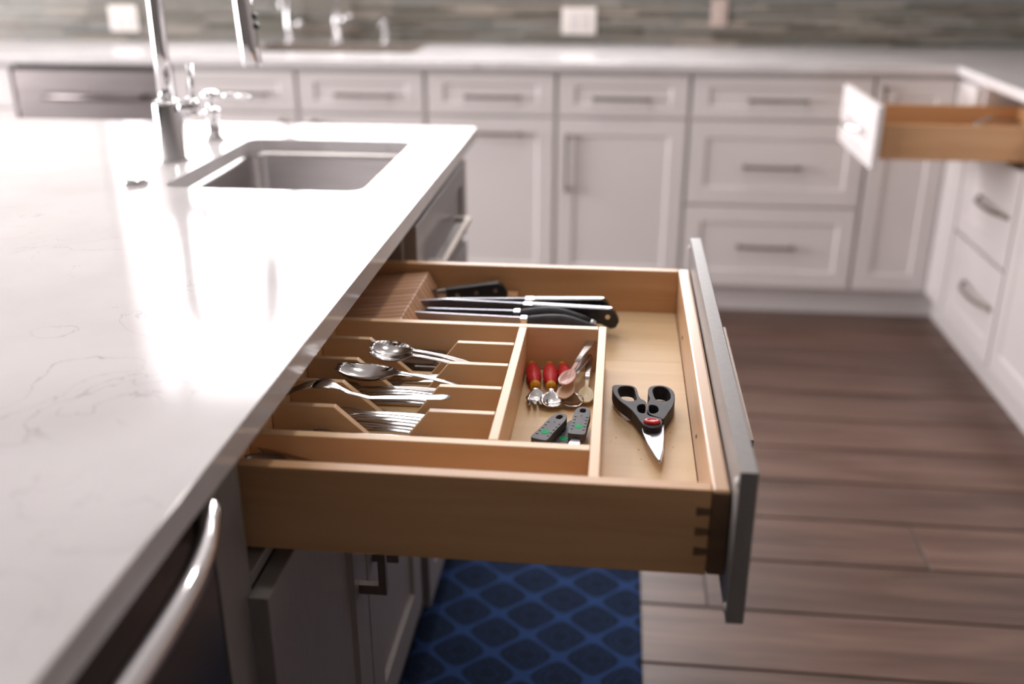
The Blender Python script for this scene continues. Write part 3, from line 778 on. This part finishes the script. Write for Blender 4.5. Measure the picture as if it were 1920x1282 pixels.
# ------------------------------------------------------------------ children's utensils
def kid(name, label, loc, rot, head, tex):
    """local +x runs from the tip of the head to the end of the handle"""
    t = thing(name, label, 'fork' if head == 'fork' else 'spoon', loc, None, rot)
    prof = [(.0002, 0), (.0035, .001), (.0046, .004), (.0040, .008)]
    bm = bmesh.new()
    n = 16; rings = []
    for i in range(17):
        s = i/16; r = .0095*math.sin(PI*(.10+.80*s))**.7
        rings.append([(Vector((.0535+.0625*s, r*math.cos(2*PI*k/24)*(1+.11*math.sin(k*PI/2+i*2.2*tex)), r*math.sin(2*PI*k/24)*(1+.11*math.sin(k*PI/2+i*2.2*tex))))) for k in range(24)])
    vr = [[bm.verts.new(p) for p in r_] for r_ in rings]
    for a, b in zip(vr, vr[1:]):
        for k in range(24): bm.faces.new((a[k], a[(k+1) % 24], b[(k+1) % 24], b[k]))
    bm.faces.new(vr[0][::-1]); bm.faces.new(vr[-1])
    h = obj('handle', bm, M['red'], t, smooth=True, local=True)
    bm = bmesh.new(); lathe(bm, [(.0005, 0), (.0045, .001), (.0068, .004), (.0068, .007), (.0055, .010), (.004, .012)], (.0455, 0, 0), (1, 0, 0), 18); obj('collar', bm, M['yellow'], t, smooth=True, local=True)
    bm = bmesh.new(); lathe(bm, [(.0035, 0), (.0048, .002), (.0045, .006), (.002, .008)], (.114, 0, 0), (1, 0, 0), 14); obj('end_cap', bm, M['yellow'], t, smooth=True, local=True)
    if head == 'fork':
        bm = bmesh.new(); st = [(.017, .0135, -.004, .002, .0012), (.024, .0145, -.0045, .003, .0012), (.033, .0100, -.003, .0015, .0012), (.040, .0035, 0, 0, .0018), (.048, .003, .001, 0, .002)]
        loft(bm, st)
        for k in range(4):
            c = -.0108+.0072*k
            rr = []
            for x, w_, z in ((0, .0015, -.002), (.006, .0024, -.0045), (.018, .0027, -.0055)): rr.append([bm.verts.new((x, c+a*w_, z-b*.0012)) for a, b in ((-1, 0), (1, 0), (1, 1), (-1, 1))])
            for a, b in zip(rr, rr[1:]):
                for i in range(4): bm.faces.new((a[i], a[(i+1) % 4], b[(i+1) % 4], b[i]))
            bm.faces.new(rr[0][::-1]); bm.faces.new(rr[-1])
        obj('fork_head', bm, M['steel'], t, smooth=True, local=True)
    else:
        bm = bmesh.new(); st = []
        for i in range(11):
            s = i/10; st.append((.036*s, max(.003, .0150*math.sqrt(max(0, 1-((min(max(s, .02), .98)-.46)/.5)**2))), -.004+.003*s, .005*math.sin(PI*min(max(s, .05), .95)), .0011))
        st.append((.042, .003, 0, 0, .0018)); st.append((.048, .003, .001, 0, .002))
        loft(bm, st); obj('spoon_head', bm, M['steel'], t, smooth=True, local=True)
    return t
def head_to(tip, end, z, roll=0):
    a = math.atan2(end[1]-tip[1], end[0]-tip[0]); return (tip[0], tip[1], z), (roll, 0, a)
ZK = Z0 + .0108
l, r = head_to((.2325, -1.124), (.213, -1.000), ZK); kid('child_fork', 'child fork with a red textured handle, leftmost of the three red ones', l, r, 'fork', 1)
l, r = head_to((.2500, -1.126), (.2375, -1.000), ZK+.001); kid('child_spoon', 'child spoon with a red textured handle, between the other two red ones', l, r, 'spoon', 1.3)
l, r = head_to((.2760, -1.121), (.2545, -1.000), ZK); kid('child_spoon', 'child spoon with a red handle whose bowl is under the pink spoon', l, r, 'spoon', .8)

def baby_spoon(tip, end, z, tilt, mt, label, hl=.034, hw=.0105, L=.105):
    a = math.atan2(end[1]-tip[1], end[0]-tip[0])
    t = thing('baby_spoon', label, 'spoon', (tip[0], tip[1], z), None, (0, -tilt, a))
    bm = bmesh.new(); st = []
    for i in range(11):
        s = i/10; st.append((hl*s, max(.0022, hw*math.sqrt(max(0, 1-((min(max(s, .02), .98)-.46)/.5)**2))), .003+.002*s, .004*math.sin(PI*min(max(s, .05), .95)), .0018))
    st.append((hl+.012, .0026, .006, 0, .0035)); st.append((hl+.020, .0028, .007, 0, .004))
    loft(bm, st); obj('spoon_bowl', bm, mt, t, smooth=True, local=True)
    bm = bmesh.new(); st = [(hl+.017, .0034, .0075, 0, .005), (hl+.03, .0036, .009, 0, .005), (L*.8, .0052, .0095, 0, .005), (L, .0058, .0095, 0, .004), (L+.002, .003, .009, 0, .003)]
    loft(bm, st); obj('handle', bm, M['brush'], t, smooth=True, local=True)
baby_spoon((.2605, -1.0930), (.2900, -1.007), .7850, rd(8), M['pink'], 'pink-tipped baby spoon on top, handle up in the corner')
baby_spoon((.2605, -1.1110), (.287, -1.020), .7745, rd(6), M['beige'], 'beige-tipped baby spoon lying under the pink one')
baby_spoon((.2900, -1.1080), (.2905, -1.010), .7690, rd(5), M['cream'], 'cream-tipped baby spoon by the right divider')

# children's knives with dotted grips
def kid_knife(loc, rot, label):
    """local x: blade tip at 0, grip from .07 to .145"""
    t = thing('child_knife', label, 'knife', loc, None, rot)
    bm = bmesh.new(); prism(bm, smooth_loop([(0, .0), (.004, .0055), (.02, .0065), (.082, .0062), (.082, -.0062), (.02, -.0062), (.006, -.005)], 1), -.0007, .0007); obj('blade', bm, M['blade'], t, local=True)
    out = smooth_loop([(.078, -.0085), (.078, .0085), (.082, .0105), (.10, .0095), (.125, .0098), (.137, .0095), (.146, .006), (.148, 0), (.146, -.006), (.137, -.0095), (.125, -.0098), (.10, -.0095), (.082, -.0105)], 2)
    hole = smooth_loop([(.1335, -.0038), (.1415, -.0034), (.1430, 0), (.1415, .0034), (.1335, .0038), (.1318, 0)], 2)
    bm = bmesh.new(); holed(bm, out, [hole], -.0052, .0052); h = obj('grip', bm, M['kidgrip'], t, local=True, bevel=.002)
    bm = bmesh.new()
    for i in range(5):
        for sgn in (-1, 1):
            c = (.090+.0078*i, sgn*.0068, .0050)
            lathe(bm, [(.0016, 0), (.0014, .0005), (.0005, .0008)], c, (0, 0, 1), 6)
    lathe(bm, [(.0009, 0), (.0008, .0005), (.0003, .0008)], (.124, 0, .0050), (0, 0, 1), 6)
    obj('grip_dots', bm, M['blackp'], h, smooth=False, local=True).location -= Vector(h.location)
    bm = bmesh.new(); lathe(bm, [(.0052, 0), (.0050, .0003), (.0005, .00035)], (.097, 0, .0051), (0, 0, 1), 24)
    obj('round_badge', bm, M['green'], h, local=True).location -= Vector(h.location)
    return t
def place_knife(a, b, z, label, tilt=0, roll=0):
    an = math.atan2(b[1]-a[1], b[0]-a[0]); end = Vector((b[0], b[1], 0)); d = Vector((math.cos(an), math.sin(an), 0))
    p = end - d*.148
    return kid_knife((p.x, p.y, z), (roll, -tilt, an), label)
place_knife((.2475, -1.2259), (.2660, -1.1760), .7800, 'grey dotted child knife slanting to the left', rd(1))
place_knife((.284, -1.2220), (.2900, -1.1560), .7803, 'grey dotted child knife lying straight along the right divider', rd(1))
kid_knife((.2440, -1.3090, .7699), (0, 0, rd(75)), 'dotted child knife underneath the other two, only its green badge showing')

# ------------------------------------------------------------------ scissors
SL = [(0.3226, -1.0827), (0.3289, -1.0806), (0.3383, -1.08), (0.3469, -1.0802), (0.352, -1.0857), (0.3541, -1.0955), (0.3549, -1.1082), (0.3581, -1.1194), (0.3633, -1.1234), (0.365, -1.1321), (0.3645, -1.1578), (0.3666, -1.1642), (0.3735, -1.1668), (0.3807, -1.1693), (0.3823, -1.1757), (0.3817, -1.1854), (0.3778, -1.1938), (0.3699, -1.1971), (0.3614, -1.1923), (0.3566, -1.1816), (0.3524, -1.1674), (0.3451, -1.148), (0.3323, -1.1285), (0.3253, -1.1113), (0.3228, -1.0969)]
SLh = [(0.3298, -1.1017), (0.3305, -1.0906), (0.3352, -1.0844), (0.343, -1.0836), (0.3492, -1.0867), (0.351, -1.0977), (0.3521, -1.1121), (0.3532, -1.121), (0.3497, -1.1259), (0.3414, -1.1275), (0.3346, -1.1212)]
SLs = [(0.3529, -1.1437), (0.3549, -1.1366), (0.3602, -1.1333), (0.3633, -1.1357), (0.3629, -1.1569), (0.359, -1.1593), (0.3544, -1.1555)]
SR = [(0.3669, -1.096), (0.3679, -1.0848), (0.3719, -1.0787), (0.379, -1.076), (0.3884, -1.0758), (0.3959, -1.0837), (0.4, -1.0962), (0.3994, -1.1179), (0.396, -1.1357), (0.3901, -1.1534), (0.3851, -1.1689), (0.3828, -1.1724), (0.3793, -1.1678), (0.3714, -1.1637), (0.3664, -1.1586), (0.3657, -1.1424), (0.366, -1.1285), (0.3695, -1.1175), (0.3675, -1.1069)]
SRh = [(0.3727, -1.0917), (0.3757, -1.0821), (0.3836, -1.0786), (0.3912, -1.0842), (0.3949, -1.0986), (0.3947, -1.113), (0.3898, -1.1217), (0.3822, -1.1239), (0.3763, -1.1203), (0.3739, -1.1062)]
SRs = [(0.3671, -1.1558), (0.3675, -1.136), (0.3707, -1.1335), (0.3766, -1.1357), (0.3792, -1.1444), (0.378, -1.1523), (0.373, -1.1579)]
sc = thing('kitchen_scissors', 'kitchen scissors with charcoal handles and a red pivot, alone on the drawer bottom', 'scissors', (.36, -1.17, ZF))
zs = ZF + .0012
bm = bmesh.new(); holed(bm, smooth_loop(SL, 1), [smooth_loop(SLh, 1), smooth_loop(SLs, 1)], zs+.004, .7842); hl_ = obj('handle', bm, M['greyp'], sc, bevel=.0016)
bm = bmesh.new(); holed(bm, smooth_loop(SR, 1), [smooth_loop(SRh, 1), smooth_loop(SRs, 1)], zs, .7838); obj('handle', bm, M['greyp'], sc, bevel=.0016)
bm = bmesh.new()
# two blades: hollow-ground spear shape with a ridge line
up_ = [(.3577, -1.177), (.3596, -1.199), (.3641, -1.2229), (.3718, -1.2513), (.3758, -1.2627), (.3776, -1.2605), (.3816, -1.2358), (.3835, -1.2088), (.3847, -1.1742)]
prism(bm, up_, .7765, .7785)
ob = obj('blade', bm, M['blade'], sc, bevel=.0008)
bm = bmesh.new(); prism(bm, [(.3610, -1.176), (.3620, -1.199), (.3650, -1.2229), (.3722, -1.2513), (.3760, -1.2640), (.3785, -1.2600), (.3822, -1.2358), (.3835, -1.2088), (.3840, -1.1742)], .7740, .7760)
obj('blade', bm, M['steel'], sc, bevel=.0008)
bm = bmesh.new(); pts = [(.3577+.0006, -1.178), (.3602, -1.199), (.3647, -1.2229), (.3716, -1.248), (.3757, -1.2615), (.3724, -1.2400), (.3690, -1.2150), (.3660, -1.190), (.3650, -1.178)]
prism(bm, pts, .7785, .7788); obj('ground_edge', bm, M['steel'], sc)
bm = bmesh.new(); tube(bm, [(.3600, -1.146, .775), (.3780, -1.146, .775)], .0016, 8); obj('nutcracker_teeth', bm, M['steel'], sc, smooth=True)
bm = bmesh.new(); n = 28
rings = []
for rr_, z in ((1, .7840), (1, .7862), (.86, .7874), (.55, .7879), (.50, .7872), (.1, .7872)):
    rings.append([bm.verts.new((.3700+.0098*rr_*math.cos(2*PI*k/n), -1.1820+.0062*rr_*math.sin(2*PI*k/n), z)) for k in range(n)])
for a, b in zip(rings, rings[1:]):
    for k in range(n): bm.faces.new((a[k], a[(k+1) % n], b[(k+1) % n], b[k]))
bm.faces.new(rings[0][::-1]); bm.faces.new(rings[-1])
obj('pivot_cap', bm, M['red'], sc, smooth=True)

# crumbs
bm = bmesh.new()
for i in range(16):
    x = random.uniform(.32, .41); y = random.uniform(-1.37, -1.05); s = random.uniform(.0004, .0009)
    lathe(bm, [(s, 0), (s*.8, s), (s*.2, s*1.3)], (x, y, ZF), (0, 0, 1), 5)
tag(obj('crumbs', bm, M['block']), 'tiny brown crumbs scattered on the drawer bottom around the scissors', 'crumbs', kind='stuff')

# ------------------------------------------------------------------ knife block and kitchen knives
kb = thing('knife_block', 'low slatted wooden knife block lying in the far left of the drawer', 'knife block', (-.02, -.86, ZF))
for i in range(13):
    y0 = -.9815+.0165*i
    bm = bmesh.new(); prism(bm, [(-.093, ZF+.0004), (.058, ZF+.0004), (.058, ZF+.008), (.030, ZF+.058), (-.02, ZF+.052), (-.093, ZF+.045)], y0, y0+.0150, lambda u, v, w_: (u, w_, v))
    obj('slat', bm, M['block'], kb, bevel=.0008)
obj('base', bx(.0585, .066, -.98, -.77, ZF+.0004, ZF+.006), M['block'], kb)
o = obj('wooden_wedge', bx(.155, .172, -.79, -.765, ZF+.0004, ZF+.030), M['wx'], bevel=.001); tag(o, 'small pale wooden block standing behind the black-handled knives', 'block')

def side_prism(pts, y0, y1, bev=0):
    bm = bmesh.new(); prism(bm, pts, y0, y1, lambda u, v, w_: (u, w_, v)); return bm
def chef_knife(loc, rot, label, L=.13, bh=.036, hl=.118, rivets=3, th=.0155):
    """edge down, spine up. local: bolster at x=0, blade to -x, handle to +x, spine at z=0"""
    t = thing('kitchen_knife', label, 'knife', loc, None, rot)
    obj('blade', side_prism([(-L, -.006), (-L*.7, -.0008), (0, 0), (0, -bh*.98), (-L*.35, -bh), (-L*.8, -bh*.6)], -.0011, .0011), M['blade'], t, local=True)
    obj('bolster', side_prism([(-.001, 0), (.014, 0), (.014, -.022), (-.001, -.026)], -th/2*.95, th/2*.95), M['steel'], t, local=True, bevel=.0015)
    obj('tang', side_prism([(.0142, .0006), (hl-.008, .0006), (hl-.003, -.004), (hl-.003, -.02), (.0142, -.018)], -.0018, .0018), M['steel'], t, local=True)
    h = obj('handle', side_prism([(.0142, 0), (hl-.010, 0), (hl-.002, -.006), (hl+.004, -.018), (hl, -.028), (hl-.008, -.030), (hl-.022, -.024), (.06, -.021), (.0142, -.021)], -th/2, th/2), M['blackp'], t, local=True, bevel=.0016)
    for i in range(rivets):
        x = .030+(hl-.045)*i/(max(1, rivets-1)) if rivets > 1 else hl-.013
        bm = bmesh.new(); lathe(bm, [(.0036, 0), (.0036, th+.0008)], (x, -(th+.0008)/2, -.0115), (0, 1, 0), 16)
        obj('rivet', bm, M['steel'], t, local=True)
    return t
chef_knife((.190, -.842, .8105), (0, rd(-1), rd(3.0)), 'black-handled kitchen knife, farther of the long riveted pair', hl=.124, L=.17)
chef_knife((.190, -.868, .8120), (0, rd(1.5), rd(.5)), 'black-handled kitchen knife with a hexagonal butt and one big rivet, nearer of the long pair', hl=.136, L=.165, rivets=1)
chef_knife((.0490, -.802, .8060), (0, rd(-6), rd(9)), 'short black knife with three rivets tucked behind the others', hl=.104, L=.018)

def curved_knife(loc, rot, label, L=.185, hl=.118):
    t = thing('carving_knife', label, 'knife', loc, None, rot)
    obj('blade', side_prism([(-L, -.010), (-L*.9, -.0010), (0, 0), (0, -.026), (-L*.6, -.028), (-L*.92, -.02)], -.0011, .0011), M['blade'], t, local=True)
    obj('bolster', side_prism([(-.001, .0004), (.010, .0004), (.010, -.020), (-.001, -.024)], -.0075, .0075), M['chrome'], t, local=True, bevel=.002)
    bm = bmesh.new(); pts = []; rs = []
    for i in range(13):
        s = i/12; x = .010+(hl-.018)*s
        zc_ = -.0085 + .0035*math.sin(PI*min(1, s*1.25)) - .012*max(0, s-.5)**1.3*1.6
        pts.append((x, 0, zc_)); rs.append(.0100+.0018*math.sin(PI*s)-.002*(s > .95))
    tube(bm, pts, rs, 16)
    for v in bm.verts: v.co.y *= .85
    obj('handle', bm, M['greyp'], t, smooth=True, local=True)
    e = Vector(pts[-1]); bm = bmesh.new(); lathe(bm, [(.0075, -.001), (.0082, .002), (.0080, .006), (.005, .009)], e, (1, 0, -.35), 16); obj('end_cap', bm, M['chrome'], t, smooth=True, local=True)
    return t
curved_knife((.190, -.912, .8065), (0, rd(1.5), rd(.8)), 'carving knife with a curved charcoal handle and silver cap, nearest the rail')
curved_knife((.178, -.891, .8085), (0, rd(.5), rd(1.5)), 'carving knife with a curved charcoal handle, just behind the nearest one', L=.14)
